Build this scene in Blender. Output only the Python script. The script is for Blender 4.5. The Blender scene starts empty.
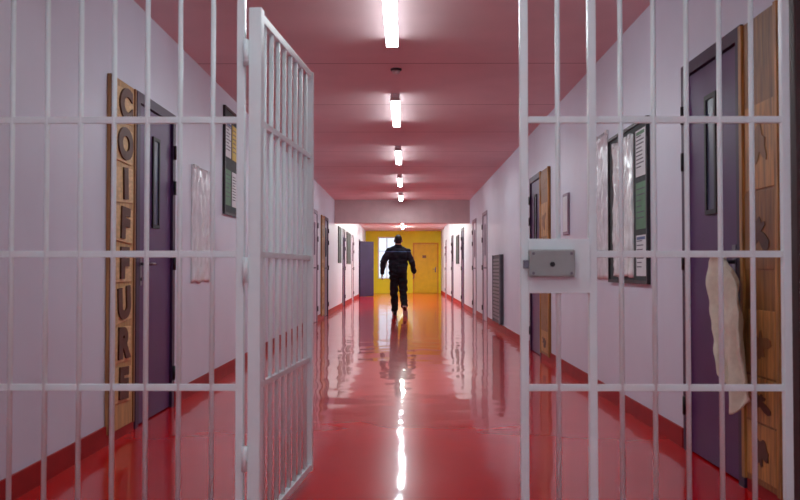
import bpy, bmesh, math, random
from mathutils import Vector, Matrix, noise
random.seed(4)
S = bpy.context.scene
C = S.collection
PI = math.pi
XL, XR, YE, ZC, YB = -1.71, 1.57, 37.0, 2.70, -3.0
F = 850.0

# ------------------------------------------------------------------ materials
def lin(c):
    r = []
    for v in c:
        v /= 255.0
        r.append(v/12.92 if v <= 0.04045 else ((v+0.055)/1.055)**2.4)
    return (r[0], r[1], r[2], 1)

def mat(name, col, rough=0.5, var=0.0, scale=8.0, bump=0.0, metal=0.0, coat=0.0, emit=None, estr=0.0, stretch=None, spec=0.5):
    m = bpy.data.materials.new(name); m.use_nodes = True
    nt = m.node_tree; b = nt.nodes['Principled BSDF']
    b.inputs['Base Color'].default_value = lin(col)
    b.inputs['Roughness'].default_value = rough
    b.inputs['Metallic'].default_value = metal
    b.inputs['Coat Weight'].default_value = coat
    b.inputs['Coat Roughness'].default_value = 0.05
    b.inputs['Specular IOR Level'].default_value = spec
    if emit:
        b.inputs['Emission Color'].default_value = lin(emit)
        b.inputs['Emission Strength'].default_value = estr
    if var or bump:
        tc = nt.nodes.new('ShaderNodeTexCoord')
        mp = nt.nodes.new('ShaderNodeMapping')
        if stretch: mp.inputs['Scale'].default_value = stretch
        nz = nt.nodes.new('ShaderNodeTexNoise'); nz.inputs['Scale'].default_value = scale
        nz.inputs['Detail'].default_value = 5
        nt.links.new(tc.outputs['Object'], mp.inputs['Vector'])
        nt.links.new(mp.outputs['Vector'], nz.inputs['Vector'])
        if var:
            rp = nt.nodes.new('ShaderNodeValToRGB')
            a = lin([max(0, v*(1-var)) for v in col]); c = lin([min(255, v*(1+var)) for v in col])
            rp.color_ramp.elements[0].position = 0.3; rp.color_ramp.elements[0].color = a
            rp.color_ramp.elements[1].position = 0.7; rp.color_ramp.elements[1].color = c
            nt.links.new(nz.outputs['Fac'], rp.inputs['Fac'])
            nt.links.new(rp.outputs['Color'], b.inputs['Base Color'])
        if bump:
            bp = nt.nodes.new('ShaderNodeBump'); bp.inputs['Strength'].default_value = bump
            bp.inputs['Distance'].default_value = 0.01
            nt.links.new(nz.outputs['Fac'], bp.inputs['Height'])
            nt.links.new(bp.outputs['Normal'], b.inputs['Normal'])
    return m

M = {}
M['wall'] = mat('wall_paint', (218, 222, 236), 0.42, 0.012, 2.0)
M['wallfar'] = mat('yellow_paint', (238, 226, 18), 0.5, 0.02, 3.0)
M['beam'] = mat('beam_paint', (204, 176, 176), 0.55, 0.03, 4.0)
M['base'] = mat('red_skirting', (160, 34, 36), 0.5, 0.06, 6.0, spec=0.2)
M['white'] = mat('white_bar_paint', (238, 254, 254), 0.3, 0.01, 20.0)
M['darkpost'] = mat('brown_post_paint', (66, 40, 40), 0.5, 0.1, 10)
M['lockgrey'] = mat('smooth_grey_steel', (160, 168, 164), 0.4, 0.03, 15, 0.0, 0.0)
M['black'] = mat('black_rubber', (22, 20, 24), 0.5, 0.1, 12)
M['purple'] = mat('purple_door_paint', (82, 46, 96), 0.38, 0.04, 6.0, 0.03, spec=0.3)
M['purpledark'] = mat('dark_purple_frame', (52, 30, 62), 0.4, 0.05, 6.0, spec=0.3)
M['paledoor'] = mat('pale_door_paint', (206, 190, 204), 0.45, 0.04, 6.0)
M['paleframe'] = mat('grey_frame_paint', (150, 134, 150), 0.45, 0.04, 6.0)
M['bluedoor'] = mat('blue_grey_door', (54, 44, 78), 0.4, 0.05, 5)
M['ydoor'] = mat('yellow_door_paint', (234, 190, 12), 0.4, 0.03, 5)
M['yframe'] = mat('orange_frame_paint', (222, 156, 14), 0.4, 0.04, 5)
M['glass'] = mat('door_glass', (50, 54, 84), 0.3, 0.1, 6, 0, 0.0)
M['steel'] = mat('dull_steel', (120, 116, 124), 0.3, 0.08, 25, 0, 0.9)
M['wood'] = mat('pale_ochre_wood', (188, 146, 96), 0.5, 0.14, 6.0, 0.15, stretch=(9, 9, 0.7))
M['woodtile'] = mat('light_wood_tile', (214, 178, 128), 0.5, 0.1, 9.0, 0.1, stretch=(2, 2, 6))
M['woodtrim'] = mat('wood_edge_strip', (134, 90, 50), 0.5, 0.14, 6.0, 0.15, stretch=(9, 9, 0.7))
M['wooddark'] = mat('orange_brown_wood', (138, 94, 46), 0.45, 0.22, 5.0, 0.2, stretch=(8, 8, 0.8))
M['woodmid'] = mat('golden_brown_wood', (176, 128, 68), 0.45, 0.25, 5.0, 0.2, stretch=(8, 8, 0.8))
M['letter'] = mat('burnt_brown_letter', (84, 48, 30), 0.5, 0.15, 14)
M['paper'] = mat('white_paper', (226, 228, 230), 0.6, 0.03, 6)
M['paperpink'] = mat('pale_plastic_sheet', (216, 220, 226), 0.22, 0.07, 10, 0.3)
M['paperplastic'] = mat('clear_plastic_cover', (224, 232, 232), 0.15, 0.1, 9, 0.5)
M['green'] = mat('green_paper', (96, 140, 108), 0.6, 0.1, 8)
M['blue'] = mat('blue_paper', (96, 116, 160), 0.6, 0.1, 8)
M['yellowp'] = mat('yellow_paper', (216, 190, 90), 0.6, 0.08, 8)
M['print'] = mat('print_ink', (92, 88, 100), 0.6, 0.1, 30)
M['boardback'] = mat('dark_green_board', (58, 66, 66), 0.7, 0.15, 30)
M['boardframe'] = mat('black_board_frame', (38, 34, 40), 0.4, 0.1, 12)
M['towel'] = mat('off_white_towelling', (228, 222, 202), 0.9, 0.03, 40, 0.3)
M['housing'] = mat('lamp_housing', (235, 232, 232), 0.4, 0.02, 9)
EC = (233, 249, 254)
M['tube'] = mat('lamp_diffuser', (255, 250, 250), 0.4, emit=EC, estr=62.0)
M['tubeside'] = mat('lamp_diffuser_side', (255, 250, 250), 0.4, emit=EC, estr=14.0)
M['tubenear'] = mat('lamp_diffuser_near', (255, 250, 250), 0.4, emit=EC, estr=85.0)
M['tubedim'] = mat('lamp_diffuser_dim', (255, 250, 250), 0.4, emit=EC, estr=26.0)
M['tubedimside'] = mat('lamp_diffuser_dim_side', (255, 250, 250), 0.4, emit=EC, estr=12.0)
M['tubefar'] = mat('lamp_diffuser_bright', (255, 250, 250), 0.4, emit=(240, 255, 244), estr=200.0)
M['tubefarside'] = mat('lamp_diffuser_bright_side', (255, 250, 250), 0.4, emit=(240, 255, 244), estr=100.0)
M['plastic'] = mat('off_white_plastic', (220, 214, 210), 0.4, 0.03, 9)
M['grille'] = mat('grey_grille', (128, 124, 132), 0.45, 0.1, 14, 0, 0.1)
M['grillebody'] = mat('grey_cabinet_body', (72, 68, 76), 0.5, 0.1, 14)
M['skin'] = mat('skin', (186, 132, 108), 0.5, 0.05, 30)
M['hair'] = mat('dark_hair', (24, 19, 18), 0.6, 0.3, 60, 0.5)
M['trouser'] = mat('navy_trouser_cloth', (15, 16, 26), 0.85, 0.2, 18, 0.4)
M['shoe'] = mat('black_leather', (16, 14, 15), 0.3, 0.1, 18)
M['sole'] = mat('pale_sole', (215, 212, 208), 0.7, 0.1, 18)
M['white_eye'] = mat('eye_white', (225, 222, 218), 0.2)
M['lip'] = mat('lip', (150, 82, 76), 0.5)

def floor_mat():
    m = mat('red_resin_floor', (204, 13, 11), 0.26, 0.04, 1.2, 0, 0, 0.72, spec=0.05)
    nt = m.node_tree; b = nt.nodes['Principled BSDF']
    tc = nt.nodes.new('ShaderNodeTexCoord')
    n = nt.nodes.new('ShaderNodeTexNoise'); n.inputs['Scale'].default_value = 2.0; n.inputs['Detail'].default_value = 1.0
    bp = nt.nodes.new('ShaderNodeBump'); bp.inputs['Strength'].default_value = 0.22; bp.inputs['Distance'].default_value = 0.03
    nt.links.new(tc.outputs['Object'], n.inputs['Vector']); nt.links.new(n.outputs['Fac'], bp.inputs['Height'])
    nt.links.new(bp.outputs['Normal'], b.inputs['Coat Normal'])
    b.inputs['Coat Roughness'].default_value = 0.06
    b.inputs['Coat IOR'].default_value = 1.42
    return m
M['floor'] = floor_mat()

def ceil_mat():
    m = mat('pink_ceiling_paint', (228, 200, 202), 0.6, 0.02, 2.5)
    nt = m.node_tree; b = nt.nodes['Principled BSDF']
    src = b.inputs['Base Color'].links[0].from_socket
    tc = nt.nodes.new('ShaderNodeTexCoord'); sp = nt.nodes.new('ShaderNodeSeparateXYZ')
    nt.links.new(tc.outputs['Object'], sp.inputs[0])
    md = nt.nodes.new('ShaderNodeMath'); md.operation = 'PINGPONG'; md.inputs[1].default_value = 0.87
    nt.links.new(sp.outputs['Y'], md.inputs[0])
    lt = nt.nodes.new('ShaderNodeMath'); lt.operation = 'LESS_THAN'; lt.inputs[1].default_value = 0.014
    nt.links.new(md.outputs[0], lt.inputs[0])
    mx = nt.nodes.new('ShaderNodeMixRGB'); mx.inputs['Color2'].default_value = lin((188, 156, 158))
    nt.links.new(lt.outputs[0], mx.inputs['Fac']); nt.links.new(src, mx.inputs['Color1'])
    nt.links.new(mx.outputs[0], b.inputs['Base Color'])
    return m
M['ceil'] = ceil_mat()

def jacket_mat():
    m = mat('navy_jacket_cloth', (19, 22, 36), 0.8, 0.2, 14, 0.4)
    nt = m.node_tree; b = nt.nodes['Principled BSDF']
    src = b.inputs['Base Color'].links[0].from_socket
    tc = nt.nodes.new('ShaderNodeTexCoord'); sp = nt.nodes.new('ShaderNodeSeparateXYZ')
    nt.links.new(tc.outputs['Object'], sp.inputs[0])
    cp = nt.nodes.new('ShaderNodeMath'); cp.operation = 'COMPARE'
    cp.inputs[1].default_value = 1.405; cp.inputs[2].default_value = 0.011
    nt.links.new(sp.outputs['Z'], cp.inputs[0])
    mx = nt.nodes.new('ShaderNodeMixRGB'); mx.inputs['Color2'].default_value = lin((66, 92, 134))
    nt.links.new(cp.outputs[0], mx.inputs['Fac']); nt.links.new(src, mx.inputs['Color1'])
    nt.links.new(mx.outputs[0], b.inputs['Base Color'])
    return m
M['jacket'] = jacket_mat()

# ------------------------------------------------------------------ helpers
def B(): return bmesh.new()
def bx(bm, x0, x1, y0, y1, z0, z1):
    vs = [bm.verts.new((x, y, z)) for x in (x0, x1) for y in (y0, y1) for z in (z0, z1)]
    for f in ((0,1,3,2), (4,6,7,5), (0,4,5,1), (2,3,7,6), (0,2,6,4), (1,5,7,3)):
        bm.faces.new([vs[i] for i in f])
    return bm
def box(*a): return bx(B(), *a)
def weld(bm):
    # drop the inner faces where neighbouring blocks meet and merge their corners
    d = {}
    for f in bm.faces:
        c = f.calc_center_median(); d.setdefault((round(c.x, 4), round(c.y, 4), round(c.z, 4)), []).append(f)
    dead = [f for v in d.values() if len(v) > 1 for f in v]
    bmesh.ops.delete(bm, geom=dead, context='FACES')
    bmesh.ops.remove_doubles(bm, verts=bm.verts, dist=1e-5)
    return bm
def tube(bm, p0, p1, r0, r1=None, seg=16, cap=True):
    if r1 is None: r1 = r0
    p0 = Vector(p0); p1 = Vector(p1); d = (p1-p0)
    q = d.to_track_quat('Z', 'Y').to_matrix()
    a, b = [], []
    for i in range(seg):
        t = 2*PI*i/seg; v = Vector((math.cos(t), math.sin(t), 0))
        a.append(bm.verts.new(p0+q@(v*r0))); b.append(bm.verts.new(p1+q@(v*r1)))
    for i in range(seg):
        j = (i+1) % seg; f = bm.faces.new((a[i], a[j], b[j], b[i])); f.smooth = True
    if cap:
        bm.faces.new(a[::-1]); bm.faces.new(b)
    return bm
def ell(bm, c, r, rot=None, u=20, v=14):
    mtx = Matrix.Translation(c) @ ((rot or Matrix.Identity(3)).to_4x4()) @ Matrix.Diagonal((r[0], r[1], r[2], 1))
    bmesh.ops.create_uvsphere(bm, u_segments=u, v_segments=v, radius=1, matrix=mtx)
    return bm
def caps(bm, p0, p1, r0, r1):
    tube(bm, p0, p1, r0, r1, 16); ell(bm, Vector(p0), (r0,)*3, u=14, v=10); ell(bm, Vector(p1), (r1,)*3, u=14, v=10)
    return bm
def lathe(bm, prof, seg=24, ax='Z'):
    rings = []
    for r, z in prof:
        rings.append([bm.verts.new((r*math.cos(2*PI*i/seg), r*math.sin(2*PI*i/seg), z)) for i in range(seg)])
    for a, b in zip(rings, rings[1:]):
        for i in range(seg):
            j = (i+1) % seg; f = bm.faces.new((a[i], a[j], b[j], b[i])); f.smooth = True
    bm.faces.new(rings[0][::-1]); bm.faces.new(rings[-1])
    return bm
def obj(name, bm, m, parent=None, bevel=0, smooth=False):
    bmesh.ops.recalc_face_normals(bm, faces=bm.faces)
    me = bpy.data.meshes.new(name); bm.to_mesh(me); bm.free()
    if smooth:
        for p in me.polygons: p.use_smooth = True
    o = bpy.data.objects.new(name, me); C.objects.link(o); me.materials.append(M[m])
    if parent: o.parent = parent
    if bevel:
        md = o.modifiers.new('Bevel', 'BEVEL'); md.width = bevel; md.segments = 2; md.limit_method = 'ANGLE'
    return o
def tag(o, label, cat=None, group=None, kind=None):
    o['label'] = label
    if cat: o['category'] = cat
    if group: o['group'] = group
    if kind: o['kind'] = kind
    return o
def empty(name, loc, rz=0):
    o = bpy.data.objects.new(name, None); o.empty_display_size = 0.1
    C.objects.link(o); o.location = loc; o.rotation_euler = (0, 0, rz); return o
def wthing(name, side, yc, z0, label=None, cat=None, group=None, kind=None, xc=0, off=0.0):
    # local x to the viewer's right along the wall, local -y out of the wall
    if kind is None: off += 0.001
    if side == 'L': o = empty(name, (XL+off, yc, z0), PI/2)
    elif side == 'R': o = empty(name, (XR-off, yc, z0), -PI/2)
    else: o = empty(name, (xc, YE-off, z0), 0)
    if label: tag(o, label, cat, group, kind)
    return o
def copy_tree(o, parent=None):
    c = o.copy(); C.objects.link(c)
    if parent: c.parent = parent
    for ch in list(o.children): copy_tree(ch, c)
    return c
def struct(name, bm, m, label, bevel=0):
    o = obj(name, bm, m, None, bevel); o['kind'] = 'structure'; o['label'] = label; return o

# ------------------------------------------------------------------ setting
ZD = 2.12
doors_L = [(5.38, 6.24, 'purple'), (15.6, 16.5, 'pale'), (17.9, 18.8, 'purple'), (23.2, 24.1, 'purple'), (27.2, 28.1, 'pale'), (31.5, 32.4, 'open')]
doors_R = [(3.95, 4.76, 'purple'), (9.80, 10.62, 'purple'), (16.2, 17.1, 'pale'), (18.7, 19.6, 'pale'), (22.6, 23.5, 'purple'), (27.6, 28.5, 'purple'), (32.0, 32.9, 'pale')]
def wall(name, xi, xo, doors, label):
    bm = B(); y = YB
    for (a, b, k) in doors + [(YE, None, None)]:
        bx(bm, xi, xo, y, a, 0, ZD); bx(bm, xi, xo, y, a, ZD, ZC)
        if b: bx(bm, xi, xo, a, b, ZD, ZC)
        y = b
    return struct(name, weld(bm), 'wall', label)
wall('wall_left', XL, XL-0.2, doors_L, 'pale lilac left wall of the corridor')
wall('wall_right', XR, XR+0.2, doors_R, 'pale lilac right wall of the corridor')
struct('wall_back', box(XL-0.2, XR+0.2, YB-0.2, YB, 0, ZC), 'wall', 'pale wall closing the corridor behind the gate')
struct('floor', box(XL-0.2, XR+0.2, YB-0.2, YE+0.2, -0.1, 0), 'floor', 'glossy red resin floor')
struct('ceiling', box(XL-0.2, XR+0.2, YB-0.2, YE+0.2, ZC, ZC+0.1), 'ceil', 'pink painted concrete slab ceiling')
struct('trim_1', box(XL, XR, 20.6, 21.0, 2.14, ZC), 'beam', 'pale downstand beam crossing the corridor')
def baseb(name, side, doors, label):
    bm = B(); y = YB; h = 0.11; t = 0.012
    x0, x1 = (XL, XL+t) if side == 'L' else (XR-t, XR)
    for (a, b, k) in doors + [(YE-0.01, YE, '')]:
        bx(bm, x0, x1, y, a-0.05, 0, h); y = b+0.05
    struct(name, bm, 'base', label)
baseb('baseboard_left', 'L', doors_L, 'red skirting along the left wall')
baseb('baseboard_right', 'R', doors_R, 'red skirting along the right wall')
# end wall with the window opening and door opening
wx0, wx1, wz0, wz1 = -1.18, -0.40, 0.62, 2.44
dx0, dx1 = 0.36, 1.44
bm = B()
bx(bm, XL, wx0, YE, YE+0.2, 0, ZC); bx(bm, wx0, wx1, YE, YE+0.2, 0, wz0); bx(bm, wx0, wx1, YE, YE+0.2, wz1, ZC)
bx(bm, wx1, dx0, YE, YE+0.2, 0, ZC); bx(bm, dx0, dx1, YE, YE+0.2, 2.17, ZC); bx(bm, dx1, XR, YE, YE+0.2, 0, ZC)
struct('wall_end', bm, 'wallfar', 'bright yellow wall at the far end of the corridor')
w = tag(empty('window_1', ((wx0+wx1)/2, YE, wz0)), 'bright white-framed window in the far yellow wall', 'window', None, 'structure')
W, H = (wx1-wx0)/2, wz1-wz0
bm = B(); t = 0.05
bx(bm, -W, -W+t, 0.02, 0.1, 0, H); bx(bm, W-t, W, 0.02, 0.1, 0, H); bx(bm, -W+t, W-t, 0.02, 0.1, 0, t); bx(bm, -W+t, W-t, 0.02, 0.1, H-t, H)
bx(bm, -0.02, 0.02, 0.03, 0.09, t, H-t)
for z in (0.6, 1.2): bx(bm, -W+t, W-t, 0.035, 0.085, z-0.015, z+0.015)
obj('window_frame', bm, 'housing', w)
m = bpy.data.materials.new('window_glass'); m.use_nodes = True; nt = m.node_tree; nt.nodes.clear()
o_ = nt.nodes.new('ShaderNodeOutputMaterial'); tr = nt.nodes.new('ShaderNodeBsdfTransparent'); gl = nt.nodes.new('ShaderNodeBsdfGlossy'); mx = nt.nodes.new('ShaderNodeMixShader')
gl.inputs['Roughness'].default_value = 0.03; mx.inputs[0].default_value = 0.08
nt.links.new(tr.outputs[0], mx.inputs[1]); nt.links.new(gl.outputs[0], mx.inputs[2]); nt.links.new(mx.outputs[0], o_.inputs[0]); M['wglass'] = m
obj('window_pane', box(-W+t, W-t, 0.055, 0.06, t, H-t), 'wglass', w)

# ------------------------------------------------------------------ doors
dn = [0]
def make_door(side, a, b, kind, label, vision=True, xc=None, h=ZD):
    dn[0] += 1
    w_ = (b-a)
    if side == 'E':
        root = wthing('door_%d' % dn[0], 'E', 0, 0, label, 'door', None, 'structure', xc=(a+b)/2)
    else:
        root = wthing('door_%d' % dn[0], side, (a+b)/2, 0, label, 'door', None, 'structure')
    near = -1 if side == 'L' else 1     # local x sign of the edge nearer the gate
    leafm, frm = {'purple': ('purple', 'purpledark'), 'pale': ('paledoor', 'paleframe'), 'yellow': ('ydoor', 'yframe'), 'open': ('bluedoor', 'purpledark')}[kind]
    hw = w_/2; ft = 0.045
    bm = B()
    bx(bm, -hw, -hw+ft, -0.014, 0.12, 0, h); bx(bm, hw-ft, hw, -0.014, 0.12, 0, h); bx(bm, -hw+ft, hw-ft, -0.014, 0.12, h-ft, h)
    bx(bm, -hw-0.02, -hw, -0.014, 0, 0, h+0.02); bx(bm, hw, hw+0.02, -0.014, 0, 0, h+0.02); bx(bm, -hw, hw, -0.014, 0, h, h+0.02)
    obj('door_frame', bm, frm, root)
    obj('light_blocker', box(-hw, hw, 0.15, 0.19, 0, h), 'black' if kind != 'yellow' else 'yframe', root)  # sheet added behind every door to stop outside light leaking round it
    if kind == 'open':
        lw = w_-2*ft
        ang = math.radians(-36)
        lf = obj('door_leaf', box(0, lw, -0.045, 0, 0.01, h-ft-0.005), leafm, root, 0.003)
        lf.location = (-hw+ft, -0.016, 0); lf.rotation_euler = (0, 0, ang)
        obj('door_handle', tube(tube(B(), (lw-0.08, -0.045, 1.03), (lw-0.08, -0.10, 1.03), 0.012), (lw-0.08, -0.10, 1.03), (lw-0.2, -0.10, 1.03), 0.010), 'steel', lf)
        return root
    obj('door_leaf', box(-hw+ft+0.003, hw-ft-0.003, 0.004, 0.055, 0.008, h-ft-0.004), leafm, root, 0.003)
    if vision:
        vx = 0.0; vw = 0.055; z0, z1 = 1.31, 1.88
        bm = B(); q = 0.025; y0 = -0.008
        bx(bm, vx-vw-q, vx-vw, y0, 0.004, z0-q, z1+q); bx(bm, vx+vw, vx+vw+q, y0, 0.004, z0-q, z1+q)
        bx(bm, vx-vw, vx+vw, y0, 0.004, z0-q, z0); bx(bm, vx-vw, vx+vw, y0, 0.004, z1, z1+q)
        vf = obj('vision_frame', bm, 'black' if kind == 'purple' else frm, root)
        obj('glass', box(vx-vw, vx+vw, -0.001, 0.004, z0, z1), 'glass', vf)
    ex = near*(hw-ft-0.07)
    obj('lock_plate', box(ex-0.022, ex+0.022, -0.002, 0.004, 0.90, 1.12), 'steel', root, 0.001)
    bm = tube(B(), (ex, -0.002, 1.04), (ex, -0.055, 1.04), 0.010)
    tube(bm, (ex, -0.055, 1.04), (ex-near*0.12, -0.055, 1.04), 0.009); ell(bm, (ex, -0.055, 1.04), (0.010,)*3)
    obj('door_handle', bm, 'steel', root)
    bm = tube(B(), (ex, 0.0, 0.94), (ex, -0.006, 0.94), 0.012); obj('keyhole', bm, 'black', root)
    for z in (0.25, 1.05, 1.6, 1.86):
        xx = -near*(hw-ft/2)
        obj('hinge', tube(B(), (xx, -0.022, z-0.05), (xx, -0.022, z+0.05), 0.010), 'black' if kind != 'yellow' else 'yframe', root)
    return root
labL = ['purple flush door beside the left lettered plank, narrow glazed slit', 'pale door with grey frame on left wall short of the man',
        'dark purple door on left wall level with the walking man', 'dark purple door on left wall just beyond the beam',
        'pale door far down the left wall beyond the beam', 'blue-grey door standing ajar at the far left end']
labR = ['large purple door with a towel hanging from its handle', 'purple door beside the narrow wooden panel halfway down right wall',
        'pale door on right wall after the grey grille, nearer one', 'pale door on right wall just before the beam',
        'dark purple door on right wall just beyond the beam', 'dark purple door farther down right wall past the beam', 'pale door on right wall nearest the yellow end']
for (a, b, k), l in zip(doors_L, labL): make_door('L', a, b, k, l)
for (a, b, k), l in zip(doors_R, labR): make_door('R', a, b, k, l)
yd = make_door('E', dx0, dx1, 'yellow', 'yellow door in the far yellow end wall', False, h=2.17)
obj('sign_plate', box(-0.14, 0.02, -0.004, 0.004, 1.52, 1.64), 'woodtrim', yd)

# ------------------------------------------------------------------ ceiling lights
def make_light(dm, sm):
    r = empty('ceiling_light', (0, 0, ZC))
    obj('housing', box(-0.042, 0.042, -0.76, 0.76, -0.035, 0), 'housing', r, 0.004)
    bm = B()
    prof = [(0.044*math.cos(t), -0.037-0.032*math.sin(t)) for t in [PI*i/10 for i in range(11)]]
    a = [bm.verts.new((x, -0.74, z)) for x, z in prof]; b = [bm.verts.new((x, 0.74, z)) for x, z in prof]
    for i in range(10):
        f = bm.faces.new((a[i], a[i+1], b[i+1], b[i]))
        f.material_index = 1 if i in (0, 1, 8, 9) else 0
    for f in (bm.faces.new(a), bm.faces.new(b[::-1]), bm.faces.new((a[0], b[0], b[10], a[10]))): f.material_index = 1
    o = obj('diffuser', bm, dm, r); o.data.materials.append(M[sm])
    for s in (-1, 1):
        obj('end_cap', box(-0.045, 0.045, min(s*0.742, s*0.762), max(s*0.742, s*0.762), -0.071, -0.0355), 'plastic', r, 0.003)
    return r
l0 = make_light('tube', 'tubeside'); l1 = make_light('tubefar', 'tubefarside'); l2 = make_light('tubenear', 'tubenear')
l3 = make_light('tubedim', 'tubedimside')
ys = [-1.5, 1.97] + [5.44+3.47*i for i in range(9)]
lab = ['tube light on the ceiling behind the gate, nearest the camera', 'tube light on the ceiling just before the white gate',
       'largest lit tube light at top centre beyond the gate', 'second lit tube light in the ceiling row past the gate', 'third lit tube light in the ceiling row past the gate',
       'fourth lit tube light in the ceiling row past the gate', 'fifth lit tube light, last before the beam', 'first tube light beyond the beam',
       'second tube light beyond the beam', 'third tube light beyond the beam', 'last tube light before the yellow end wall']
for i, y in enumerate(ys):
    o = {0: l2, 1: l3, 2: l0, 8: l1}.get(i) or copy_tree(l1 if i >= 7 else l0)
    o.location = (-0.095, y, ZC); tag(o, lab[i], 'ceiling light', 'row of ceiling tube lights')
sd = tag(empty('smoke_detector', (-0.075, 7.15, ZC)), 'small round smoke detector between first two ceiling lights', 'smoke detector')
obj('base', lathe(B(), [(0.042, -0.016), (0.048, -0.011), (0.048, 0)]), 'boardframe', sd)
obj('dome', lathe(B(), [(0.016, -0.044), (0.029, -0.039), (0.035, -0.0165)]), 'plastic', sd)

# ------------------------------------------------------------------ the gate
YG = 3.05
def px(x, Y=YG): return (x-405)*Y/F
ZR = [0.10, 0.58, 1.057, 1.54, 2.02, 2.50]
def rail(root, x0, x1, z, hh=0.0120, d=0.008):
    return obj('rail', box(x0, x1, -d, d, z-hh, z+hh), 'white', root, 0.002)
def bar(root, x, z0, z1, r=0.0092):
    return obj('bar', tube(B(), (x, 0, z0), (x, 0, z1), r, seg=14), 'white', root)
def post(root, x, w_, z0, z1, m_='white', d=None, name='post'):
    d = d or w_
    return obj(name, box(x-w_/2, x+w_/2, -d/2, d/2, z0, z1), m_, root, 0.003)
g = tag(empty('barred_grille', (0, YG, 0)), 'fixed white barred grille filling the left side, beside the open leaf', 'barred grille')
xp = px(240.5)
for z in ZR: rail(g, XL+0.19, xp-0.014, z)
for x in (-24, 10, 45, 79, 112.5, 146, 179, 212): bar(g, px(x), 0, ZC)
post(g, xp, 0.029, 0, ZC)
post(g, XL+0.15, 0.075, 0, ZC, 'darkpost')
for z in ZR[1::2]: obj('wall_bracket', box(XL, XL+0.1125, -0.02, 0.02, z-0.02, z+0.02), 'darkpost', g)
g2 = tag(empty('barred_grille', (0, YG, 0)), 'fixed white barred grille filling the right side, carrying the lock box', 'barred grille')
xa, xb, xc_ = px(524), px(592), px(785)
for z in ZR: rail(g2, xa+0.014, xc_-0.014, z)
for x in (558, 621, 654, 687, 720, 752): bar(g2, px(x), 0, ZC)
for x in (xa, xb, xc_): post(g2, x, 0.029, 0, ZC)
post(g2, px(801), 0.055, 0, ZC, 'darkpost')
for z in ZR[1::2]: obj('wall_bracket', box(px(801)+0.0275, XR, -0.02, 0.02, z-0.02, z+0.02), 'darkpost', g2)
obj('header', box(xp+0.017, xa-0.017, -0.016, 0.016, 2.03, 2.06), 'white', g2)
zt, zb = 1-(239-270)/279.0, 1-(293-270)/279.0
obj('lock_plate', box(xa+0.012, xb-0.012, -0.022, -0.017, zb, zt), 'white', g2, 0.002)
obj('lock_plate', box(xa+0.012, xb-0.012, 0.017, 0.022, zb, zt), 'white', g2, 0.002)
lz0, lz1 = 1-(277-270)/279.0, 1-(250-270)/279.0
lk = tag(empty('gate_lock', ((px(527)+px(572))/2, YG-0.022, lz0)), 'smooth grey steel lock box bolted on the white gate plate', 'lock')
hw = (px(572)-px(527))/2
obj('case', box(-hw, hw, -0.035, -0.0, 0, lz1-lz0), 'lockgrey', lk, 0.005)
obj('keyhole', tube(B(), (-0.0, -0.0352, 0.045), (-0.0, -0.039, 0.045), 0.009), 'black', lk)
for sx in (-1, 1):
    for z in (0.014, lz1-lz0-0.014):
        obj('screw', tube(B(), (sx*(hw-0.014), -0.0352, z), (sx*(hw-0.014), -0.039, z), 0.005, seg=10), 'steel', lk)
obj('bolt', box(-hw-0.02, -hw, -0.026, -0.012, 0.03, 0.06), 'steel', lk, 0.002)
# open leaf
hx, fx, fy = -0.537, px(309.5, 4.04), 4.04
ang = math.atan2(fy-YG, fx-hx); L = math.hypot(fy-YG, fx-hx)
g3 = tag(empty('gate_leaf', (hx, YG+0.005, 0), ang), 'open white barred gate leaf swung back into the corridor', 'gate')
zlo, zhi = 0.05, 1.945
post(g3, 0.0, 0.046, zlo, zhi, name='stile'); post(g3, L, 0.032, zlo, zhi, name='stile', d=0.032)
for z in (zlo+0.018, 0.58, 1.057, 1.54, zhi-0.018):
    rail(g3, 0.024, L-0.016, z, 0.016 if z in (zlo+0.018, zhi-0.018) else 0.0120, 0.012 if z in (zlo+0.018, zhi-0.018) else 0.008)
for i in range(8): bar(g3, L*(i+1)/9.0, zlo+0.02, zhi-0.02)
for z in (0.33, 1.0, 1.78):
    bm = tube(B(), (-0.032, 0.03, z-0.045), (-0.032, 0.03, z+0.045), 0.010)
    obj('hinge', bm, 'white', g3)
obj('bolt', box(L+0.016, L+0.028, -0.008, 0.008, 1.02, 1.06), 'steel', g3)

# ------------------------------------------------------------------ wooden panels
def text_mesh(ch, size, ext):
    cu = bpy.data.curves.new('t', 'FONT'); cu.body = ch; cu.size = size; cu.extrude = ext; cu.offset = 0.015
    cu.align_x = 'CENTER'; cu.align_y = 'CENTER'
    t_ = bpy.data.objects.new('t', cu); C.objects.link(t_)
    bpy.context.view_layer.update()
    me = bpy.data.meshes.new_from_object(t_.evaluated_get(bpy.context.evaluated_depsgraph_get()))
    bpy.data.objects.remove(t_); return me
sg = wthing('wooden_sign', 'L', 5.07, 0.06, 'tall pale wooden plank lettered COIFFURE vertically beside left purple door', 'wooden sign')
obj('board', box(-0.225, 0.225, -0.02, 0, 0, 2.07), 'wood', sg, 0.003)
for s in (-1, 1): obj('edge_strip', box(min(s*0.225, s*0.20), max(s*0.225, s*0.20), -0.028, -0.02, 0, 2.07), 'woodtrim', sg)
rr = random.Random(21)
for i, ch in enumerate('COIFFURE'):
    zc = 2.045-0.12-i*0.238; rz = rr.uniform(-0.09, 0.09)
    tl = obj('letter_tile', box(-0.155, 0.155, -0.009, 0, -0.104, 0.104), 'woodtile', sg, 0.003)
    tl.location = (rr.uniform(-0.015, 0.015), -0.0205, zc); tl.rotation_euler = (0, rz, 0)
    me = text_mesh(ch, 0.235, 0.005); me.name = 'letter'
    o = bpy.data.objects.new('letter', me); C.objects.link(o); o.parent = tl
    me.materials.clear(); me.materials.append(M['letter'])
    o.rotation_euler = (PI/2, 0, 0); o.location = (0, -0.0145, 0); o.scale = (1.3 if ch != 'I' else 1.4, 1, 1)
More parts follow.
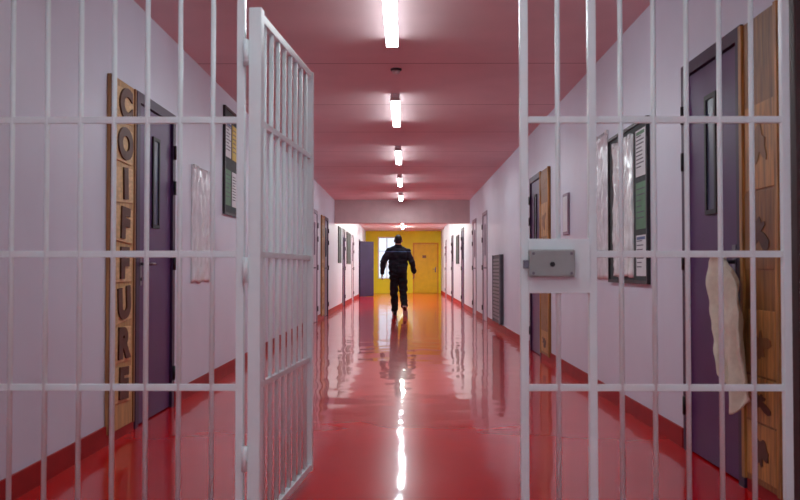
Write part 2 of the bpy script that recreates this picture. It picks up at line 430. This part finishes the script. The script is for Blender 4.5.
def carved(side, yc, w_, label, seed):
    r = wthing('carved_plank', side, yc, 0.06, label, 'wooden sign')
    hw = w_/2
    obj('board', box(-hw, hw, -0.02, 0, 0, 2.06), 'wooddark', r, 0.003)
    q = 0.03
    for s in (-1, 1): obj('edge_strip', box(min(s*hw, s*(hw-q)), max(s*hw, s*(hw-q)), -0.032, -0.02, 0, 2.06), 'woodmid', r)
    rr = random.Random(seed); z = 0.03
    while z < 1.9:
        h_ = rr.uniform(0.20, 0.40); h_ = min(h_, 2.03-z)
        if rr.random() < 0.2: z += h_*0.5; continue
        x0 = -hw+q+rr.uniform(0.005, 0.03); x1 = hw-q-rr.uniform(0.005, 0.03)
        tl = obj('tile', box(x0, x1, -0.025, -0.0205, z, z+h_-0.01), rr.choice(['woodmid', 'wooddark', 'woodmid']), r, 0.002)
        bm = B(); n = 28; sd_ = rr.random()*50
        vs = []
        for i in range(n):
            t = 2*PI*i/n; rad = 0.55+0.6*noise.noise(Vector((math.cos(t)*1.6+sd_, math.sin(t)*1.6, sd_)))
            vs.append(((x0+x1)/2+math.cos(t)*rad*(x1-x0)*0.42, z+h_/2-0.01+math.sin(t)*rad*h_*0.36))
        a = [bm.verts.new((x, -0.0252, zz)) for x, zz in vs]; b = [bm.verts.new((x, -0.028, zz)) for x, zz in vs]
        for i in range(n): bm.faces.new((a[i], a[(i+1) % n], b[(i+1) % n], b[i]))
        bm.faces.new(b); bm.faces.new(a[::-1])
        obj('carving', bm, rr.choice(['woodtrim', 'wooddark', 'letter']), tl)
        z += h_
    return r
carved('R', 3.71, 0.40, 'brown carved wooden panel beside the purple door with towel', 3)
carved('R', 9.44, 0.58, 'narrow carved wooden panel beside the purple door halfway down right wall', 8)
carved('L', 17.45, 0.5, 'narrow wooden panel beside the left purple door level with the man', 5)

# ------------------------------------------------------------------ notices
def sheet(name, side, yc, z0, w_, h_, m_, label, cat='notice', off=0.0, lines=0, crumple=0.0, seed=0, head=None, group=None):
    r = wthing(name, side, yc, z0, label, cat, group, off=off)
    nx, nz = (24, 34) if crumple else (1, 1)
    bm = B(); g_ = []
    for j in range(nz+1):
        row = []
        for i in range(nx+1):
            x = -w_/2+w_*i/nx; z = h_*j/nz
            y = -0.004
            if crumple:
                y -= crumple*(abs(noise.noise(Vector((x*9+seed, z*7, seed))))*1.3+0.7*abs(noise.noise(Vector((x*22+seed, z*17, seed)))))
                if i in (0, nx): x += 0.012*noise.noise(Vector((seed, z*6, i)))
                if j in (0, nz): z += 0.015*noise.noise(Vector((x*6, seed, j)))
            row.append(bm.verts.new((x, y, z)))
        g_.append(row)
    for j in range(nz):
        for i in range(nx): bm.faces.new((g_[j][i], g_[j][i+1], g_[j+1][i+1], g_[j+1][i]))
    rim = [v for v in g_[0]] + [g_[j][nx] for j in range(1, nz+1)] + [g_[nz][i] for i in range(nx-1, -1, -1)] + [g_[j][0] for j in range(nz-1, 0, -1)]
    rb = [bm.verts.new((v.co.x, -0.0005, v.co.z)) for v in rim]
    for i in range(len(rim)): j = (i+1) % len(rim); bm.faces.new((rim[i], rim[j], rb[j], rb[i]))
    obj('sheet', bm, m_, r, smooth=bool(crumple))
    yl = -0.0055
    if lines:
        bm = B(); rr = random.Random(seed)
        for k in range(lines):
            z = h_*(0.86-0.74*k/max(1, lines)); l = (0.45+0.4*rr.random())*w_
            bx(bm, -w_*0.42, -w_*0.42+l, yl, yl+0.001, z-h_*0.012, z+h_*0.012)
        obj('printed_lines', bm, 'print', r)
    if head:
        obj('heading_band', box(-w_*0.42, w_*0.42, yl, yl+0.001, h_*0.89, h_*0.96), head, r)
    if crumple:
        for sx in (-1, 1):
            obj('tape', box(sx*w_*0.42-0.025, sx*w_*0.42+0.025, -0.0055-crumple*1.2, -0.0005, h_-0.03, h_+0.003), 'paper', r)
    return r
def board(side, yc, z0, w_, h_, label, backm='boardback'):
    r = wthing('notice_board', side, yc, z0, label, 'notice board')
    obj('backing', box(-w_/2, w_/2, -0.012, 0, 0, h_), backm, r)
    bm = B(); q = 0.022; hw = w_/2
    bx(bm, -hw-q, -hw, -0.024, 0, -q, h_+q); bx(bm, hw, hw+q, -0.024, 0, -q, h_+q)
    bx(bm, -hw, hw, -0.024, 0, -q, 0); bx(bm, -hw, hw, -0.024, 0, h_, h_+q)
    obj('frame', bm, 'boardframe', r)
board('R', 5.96, 0.93, 1.0, 1.04, 'black-framed notice board with papers, right wall beyond the near purple door')
O = 0.0125
sheet('paper_notice', 'R', 5.60, 1.62, 0.23, 0.31, 'paper', 'printed white notice at top near corner of the right board', off=O, lines=9, seed=1, head='green')
sheet('paper_notice', 'R', 5.60, 1.27, 0.23, 0.31, 'green', 'green sheet in the middle near side of the right board', off=O, lines=6, seed=2)
sheet('paper_notice', 'R', 5.60, 0.96, 0.23, 0.27, 'paper', 'white sheet at the bottom near corner of the right board', off=O, lines=7, seed=3, head='blue')
sheet('wall_poster', 'R', 6.05, 0.95, 0.54, 0.98, 'paperplastic', 'crinkled clear plastic sheet over the far half of right board', 'poster', off=0.013, crumple=0.014, seed=5)
sheet('wall_poster', 'R', 6.74, 0.93, 0.40, 1.15, 'paperpink', 'tall pale poster in plastic on right wall past the framed board', 'poster', crumple=0.010, seed=9)
r = wthing('framed_notice', 'R', 8.22, 1.34, 'small grey framed notice alone on right wall before the wooden panel', 'framed notice')
obj('frame', box(-0.13, 0.13, -0.02, 0, 0, 0.40), 'paleframe', r, 0.004)
obj('sheet', box(-0.10, 0.10, -0.023, -0.0205, 0.03, 0.37), 'paper', r)
r = wthing('light_switch', 'R', 8.85, 1.12, 'small white light switch on right wall before the wooden panel', 'light switch')
obj('plate', box(-0.04, 0.04, -0.01, 0, 0, 0.08), 'plastic', r, 0.003); obj('rocker', box(-0.016, 0.016, -0.015, -0.0102, 0.02, 0.06), 'housing', r)
# left
sheet('wall_poster', 'L', 7.10, 0.90, 0.66, 0.95, 'paperpink', 'crinkled pale plastic poster on left wall past the purple door', 'poster', crumple=0.014, seed=12)
board('L', 8.27, 1.55, 0.62, 0.98, 'black-framed board high on left wall just before open gate leaf')
sheet('paper_notice', 'L', 8.12, 2.08, 0.24, 0.34, 'paper', 'white printed sheet at top near side of the left board', off=O, lines=8, seed=15, head='blue')
sheet('paper_notice', 'L', 8.42, 2.08, 0.24, 0.34, 'yellowp', 'yellow sheet at top far side of the left board', off=O, lines=6, seed=16)
sheet('paper_notice', 'L', 8.12, 1.62, 0.24, 0.34, 'green', 'green sheet at bottom near side of the left board', off=O, lines=6, seed=17)
sheet('paper_notice', 'L', 8.42, 1.62, 0.24, 0.34, 'paper', 'white sheet at bottom far side of the left board', off=O, lines=9, seed=18)
board('L', 22.1, 1.2, 0.9, 0.9, 'dark notice board on left wall just beyond the beam')
board('L', 25.6, 1.2, 1.6, 0.9, 'long dark notice board on left wall between two far doors')
board('R', 25.2, 1.2, 1.2, 0.8, 'dark notice board on right wall beyond the beam')
r = wthing('grille_cabinet', 'R', 14.1, 0.13, 'grey slatted metal cabinet low on right wall before pale doors', 'cabinet')
obj('body', box(-0.55, 0.55, -0.05, 0, 0, 1.12), 'grillebody', r, 0.004)
bm = B()
for i in range(17): bx(bm, -0.50, 0.50, -0.062, -0.0505, 0.06+i*0.06, 0.06+i*0.06+0.036)
obj('slat_panel', bm, 'grille', r)
for s in (-1, 1): obj('edge_strip', box(min(s*0.55, s*0.51), max(s*0.55, s*0.51), -0.07, -0.0505, 0, 1.12), 'grille', r)

# towel on the right door handle
def towel():
    r = wthing('towel', 'R', 4.06, 0.42, 'off-white towel hanging from the handle of the near purple door', 'towel')
    le = [(1.0, -0.03), (0.95, -0.08), (0.85, -0.10), (0.6, -0.06), (0.35, 0.0), (0.15, 0.05), (0.0, 0.08)]
    re = [(1.0, 0.12), (0.93, 0.20), (0.85, 0.25), (0.6, 0.31), (0.35, 0.34), (0.15, 0.35), (0.0, 0.34)]
    def ip(tb, t):
        for (a, x), (b, y) in zip(tb, tb[1:]):
            if b <= t <= a: return y+(x-y)*(t-b)/(a-b)
        return tb[-1][1]
    nx, nz = 70, 70; bm = B(); fr, bk = [], []
    for j in range(nz+1):
        t = j/nz; a, b = ip(le, t), ip(re, t); r1, r2 = [], []
        for i in range(nx+1):
            u = i/nx; x = a+(b-a)*u + 0.012*noise.noise(Vector((u*2, t*5, 3)))
            fold = math.sin(u*12+2.0*t+1.2*math.sin(t*5)) + 0.35*math.sin(u*23-t*3)
            y = -0.088-0.022*fold*(0.5+0.5*(1-t)) - 0.012*noise.noise(Vector((u*5, t*7, 0)))
            zb = 0.035*math.sin(u*6.5+0.6)+0.010*math.sin(u*17)+0.10*(u-0.7)**2*2-0.02
            z = t*0.66 + zb*(1-t)**2 - 0.12*(u-0.3)**2*t**3
            r1.append(bm.verts.new((x, y-0.005, z))); r2.append(bm.verts.new((x, y+0.003, z)))
        fr.append(r1); bk.append(r2)
    for j in range(nz):
        for i in range(nx):
            bm.faces.new((fr[j][i], fr[j][i+1], fr[j+1][i+1], fr[j+1][i])); bm.faces.new((bk[j][i+1], bk[j][i], bk[j+1][i], bk[j+1][i+1]))
        bm.faces.new((fr[j][0], fr[j+1][0], bk[j+1][0], bk[j][0])); bm.faces.new((fr[j][nx], bk[j][nx], bk[j+1][nx], fr[j+1][nx]))
    for i in range(nx):
        bm.faces.new((fr[0][i], bk[0][i], bk[0][i+1], fr[0][i+1])); bm.faces.new((fr[nz][i], fr[nz][i+1], bk[nz][i+1], bk[nz][i]))
    obj('cloth', bm, 'towel', r, smooth=True)
    obj('hanging_loop', box(0.015, 0.025, -0.085, -0.046, 0.61, 0.645), 'towel', r)
towel()

# ------------------------------------------------------------------ the man
def remesh(name, bm, m_, vox, parent=None, smooth=4, disp=0.0, dscale=9.0):
    me = bpy.data.meshes.new(name); bm.to_mesh(me); bm.free()
    o = bpy.data.objects.new(name, me); C.objects.link(o)
    md = o.modifiers.new('r', 'REMESH'); md.mode = 'VOXEL'; md.voxel_size = vox; md.use_smooth_shade = True
    s = o.modifiers.new('s', 'SMOOTH'); s.iterations = smooth; s.factor = 0.5
    bpy.context.view_layer.update()
    m2 = bpy.data.meshes.new_from_object(o.evaluated_get(bpy.context.evaluated_depsgraph_get()))
    o.modifiers.clear(); o.data = m2; m2.name = name
    if disp:
        nn = [v.normal.copy() for v in m2.vertices]
        for v, n in zip(m2.vertices, nn):
            v.co += n*disp*noise.noise(Vector((v.co.x*dscale, v.co.y*dscale, v.co.z*dscale*1.7)))
    m2.materials.clear(); m2.materials.append(M[m_])
    for p in m2.polygons: p.use_smooth = True
    if parent: o.parent = parent
    return o
V = Vector
SH = {-1: V((-0.200, 0, 1.415)), 1: V((0.195, 0, 1.41))}
EL = {-1: V((-0.325, -0.09, 1.18)), 1: V((0.310, -0.06, 1.17))}
WR = {-1: V((-0.355, -0.03, 0.94)), 1: V((0.345, 0.09, 0.95))}
HP = {-1: V((-0.095, 0, 0.92)), 1: V((0.095, 0, 0.92))}
KN = {-1: V((-0.090, 0.15, 0.505)), 1: V((0.110, 0.0, 0.49))}
AN = {-1: V((-0.075, 0.22, 0.09)), 1: V((0.140, -0.24, 0.20))}
TO = {-1: V((-0.095, 0.39, 0.035)), 1: V((0.170, -0.09, 0.035))}
HE = {-1: V((-0.072, 0.175, 0.04)), 1: V((0.138, -0.285, 0.185))}
def person():
    bm = B()
    hc = V((0, 0.035, 1.655))
    ell(bm, hc+V((0, -0.008, 0.02)), (0.080, 0.098, 0.103), u=28, v=20)
    ell(bm, hc+V((0, 0.028, -0.045)), (0.060, 0.066, 0.068), u=24, v=16)      # jaw
    ell(bm, hc+V((0, 0.098, -0.015)), (0.012, 0.018, 0.024)); ell(bm, hc+V((0, 0.108, -0.03)), (0.015, 0.014, 0.011))  # nose
    ell(bm, hc+V((0, 0.088, -0.092)), (0.02, 0.014, 0.014))
    for s in (-1, 1):
        ell(bm, hc+V((s*0.084, -0.006, -0.012)), (0.014, 0.021, 0.036))        # ears
        ell(bm, hc+V((s*0.033, 0.084, 0.018)), (0.022, 0.012, 0.007))
    caps(bm, (0, 0.0, 1.48), (0, 0.018, 1.60), 0.070, 0.064)
    ell(bm, V((0, 0, 1.34)), (0.180, 0.115, 0.17)); ell(bm, V((0, 0.005, 1.10)), (0.16, 0.115, 0.17)); ell(bm, V((0, 0, 0.95)), (0.155, 0.11, 0.12))
    for s in (-1, 1):
        caps(bm, (s*0.07, 0, 1.46), SH[s], 0.058, 0.055)
        caps(bm, SH[s], EL[s], 0.052, 0.042); caps(bm, EL[s], WR[s], 0.040, 0.028)
        caps(bm, HP[s], KN[s], 0.082, 0.058); caps(bm, KN[s], AN[s], 0.054, 0.038)
        caps(bm, AN[s], TO[s]+V((0, -0.02, 0.005)), 0.034, 0.026); caps(bm, HE[s]+V((0, 0.01, 0.01)), AN[s], 0.028, 0.034)
        # hand: palm faces the thigh, fingers spread front to back
        w0 = WR[s]; d = (WR[s]-EL[s]).normalized(); d = (d+V((0, 0.1, -0.4))).normalized()
        fw = V((0, 1, 0)); fw = (fw-d*fw.dot(d)).normalized(); med = V((-s, 0, 0)); med = (med-d*med.dot(d)-fw*med.dot(fw)).normalized()
        caps(bm, w0, w0+d*0.03, 0.027, 0.024)
        for k, (off, ln) in enumerate(((0.030, 0.072), (0.010, 0.080), (-0.010, 0.075), (-0.029, 0.058))):
            kn = w0+d*(0.098-abs(k-1)*0.004)+fw*off
            caps(bm, w0+d*0.02+fw*off*0.5, kn, 0.016, 0.0125)
            dd = (d+fw*off*3.2+med*0.22).normalized()
            p1 = kn+dd*ln*0.48; d2 = (dd+med*0.55).normalized(); p2 = p1+d2*ln*0.30; d3 = (d2+med*0.5).normalized(); p3 = p2+d3*ln*0.22
            caps(bm, kn, p1, 0.0105, 0.0092); caps(bm, p1, p2, 0.0092, 0.0084); caps(bm, p2, p3, 0.0084, 0.0072)
        b0 = w0+d*0.03+fw*0.02; b1 = b0+(d*0.6+fw*0.8+med*0.2).normalized()*0.042; b2 = b1+(d*0.9+fw*0.35+med*0.3).normalized()*0.032; b3 = b2+(d+med*0.35).normalized()*0.024
        caps(bm, b0, b1, 0.016, 0.0125); caps(bm, b1, b2, 0.0122, 0.0105); caps(bm, b2, b3, 0.0105, 0.0085)
    p = remesh('person', bm, 'skin', 0.0045, smooth=3)
    tag(p, 'man in dark navy uniform walking away down the corridor', 'person')
    # hair: close cropped shell over the crown, the sides and down to the nape
    bm = B(); ell(bm, hc+V((0, -0.016, 0.026)), (0.0825, 0.096, 0.101), u=32, v=24)
    ell(bm, hc+V((0, -0.040, -0.020)), (0.070, 0.066, 0.070))
    for v in bm.verts:
        c = v.co-hc
        if c.y > 0.03 and c.z < 0.055: v.co.y = hc.y+0.03; v.co.x *= 0.93
    remesh('hair', bm, 'hair', 0.005, p, 3, 0.004, 60)
    for s in (-1, 1):
        e = obj('eye', ell(B(), hc+V((s*0.032, 0.082, 0.002)), (0.012, 0.011, 0.009)), 'white_eye', p, smooth=True)
        obj('iris', ell(B(), hc+V((s*0.032, 0.091, 0.002)), (0.005, 0.003, 0.005)), 'hair', e, smooth=True)
        obj('eyebrow', ell(B(), hc+V((s*0.033, 0.096, 0.022)), (0.02, 0.004, 0.004)), 'hair', p, smooth=True)
    obj('mouth', ell(B(), hc+V((0, 0.093, -0.062)), (0.023, 0.006, 0.007)), 'lip', p, smooth=True)
    # jacket
    bm = B()
    ell(bm, V((0, -0.005, 1.325)), (0.240, 0.158, 0.175), u=28, v=20); ell(bm, V((0, 0.0, 1.14)), (0.218, 0.165, 0.23), u=28, v=20)
    a = len(bm.verts)
    tube(bm, (0, 0, 0.935), (0, 0, 1.08), 0.206, 0.210, 32)
    for i, v in enumerate(bm.verts):
        if i >= a: v.co.y *= 0.78
    for s in (-1, 1):
        caps(bm, (s*0.05, 0, 1.470), SH[s]+V((0, 0, 0.0)), 0.072, 0.080)
        caps(bm, SH[s], EL[s], 0.080, 0.068); caps(bm, EL[s], WR[s]-(WR[s]-EL[s])*0.02, 0.067, 0.050)
    tube(bm, (0, 0.0, 1.48), (0, 0.012, 1.555), 0.088, 0.078, 24)
    remesh('jacket', bm, 'jacket', 0.007, p, 5, 0.022, 8)
    # trousers
    bm = B(); ell(bm, V((0, 0, 0.94)), (0.192, 0.145, 0.13), u=28, v=20)
    for s in (-1, 1):
        caps(bm, HP[s], KN[s], 0.112, 0.088); caps(bm, KN[s], AN[s]+(KN[s]-AN[s])*0.10, 0.088, 0.074)
    remesh('trousers', bm, 'trouser', 0.007, p, 5, 0.024, 9)
    for s in (-1, 1):
        bm = B()
        caps(bm, HE[s]+V((0, 0, 0.012)), TO[s]+V((0, -0.04, 0.018)), 0.044, 0.044)
        caps(bm, TO[s]+V((0, -0.05, 0.015)), TO[s]+V((0, 0.01, 0.008)), 0.046, 0.040)
        caps(bm, AN[s], HE[s]+V((0, 0.03, 0.03)), 0.05, 0.048)
        hl = HE[s].z-0.025
        for v in bm.verts:
            if s == -1: v.co.z = max(v.co.z, 0.016)
            else:
                t = (v.co.y-HE[s].y)/(TO[s].y-0.03-HE[s].y); zl = hl*(1-min(1, max(0, t)))+0.014
                v.co.z = max(v.co.z, zl)
        sh = remesh('shoe', bm, 'shoe', 0.006, p, 3)
        bm = B(); n = 10; top, bot = [], []
        for k in range(n+1):
            t = k/n; y = (HE[s].y-0.045)+(TO[s].y+0.05-(HE[s].y-0.045))*t
            if s == -1: z = 0.0
            else:
                t2 = (y-HE[s].y)/(TO[s].y-0.03-HE[s].y); z = hl*(1-min(1, t2))
            wd = 0.032+0.016*math.sin(PI*min(1, t*0.9+0.1))**0.6
            cx = HE[s].x+(TO[s].x-HE[s].x)*t
            top.append((bm.verts.new((cx-wd, y, z+0.022)), bm.verts.new((cx+wd, y, z+0.022))))
            bot.append((bm.verts.new((cx-wd, y, z)), bm.verts.new((cx+wd, y, z))))
        for k in range(n):
            bm.faces.new((top[k][0], top[k][1], top[k+1][1], top[k+1][0])); bm.faces.new((bot[k][1], bot[k][0], bot[k+1][0], bot[k+1][1]))
            bm.faces.new((bot[k][0], top[k][0], top[k+1][0], bot[k+1][0])); bm.faces.new((top[k][1], bot[k][1], bot[k+1][1], top[k+1][1]))
        bm.faces.new((bot[0][0], bot[0][1], top[0][1], top[0][0])); bm.faces.new((bot[n][1], bot[n][0], top[n][0], top[n][1]))
        obj('sole', bm, 'sole' if s == 1 else 'shoe', sh)
    return p
man = person()
man.location = (-0.15, 18.75, 0.0)

# ------------------------------------------------------------------ world, camera
wd = bpy.data.worlds.new('World'); S.world = wd; wd.use_nodes = True
bg = wd.node_tree.nodes['Background']; bg.inputs[0].default_value = (0.74, 0.86, 1.0, 1); bg.inputs[1].default_value = 1.5
cam = bpy.data.cameras.new('Camera'); co = bpy.data.objects.new('Camera', cam); C.objects.link(co)
cam.sensor_width = 36; cam.lens = 36*F/800
co.location = (0, 0, 1.0)
pitch = math.atan(20/F); yaw = math.atan(5/F)
co.rotation_euler = (PI/2+pitch, 0, yaw)
cam.clip_start = 0.05; cam.clip_end = 200
cam.dof.use_dof = True; cam.dof.focus_distance = 14; cam.dof.aperture_fstop = 6.3
S.camera = co
S.view_settings.view_transform = 'Standard'
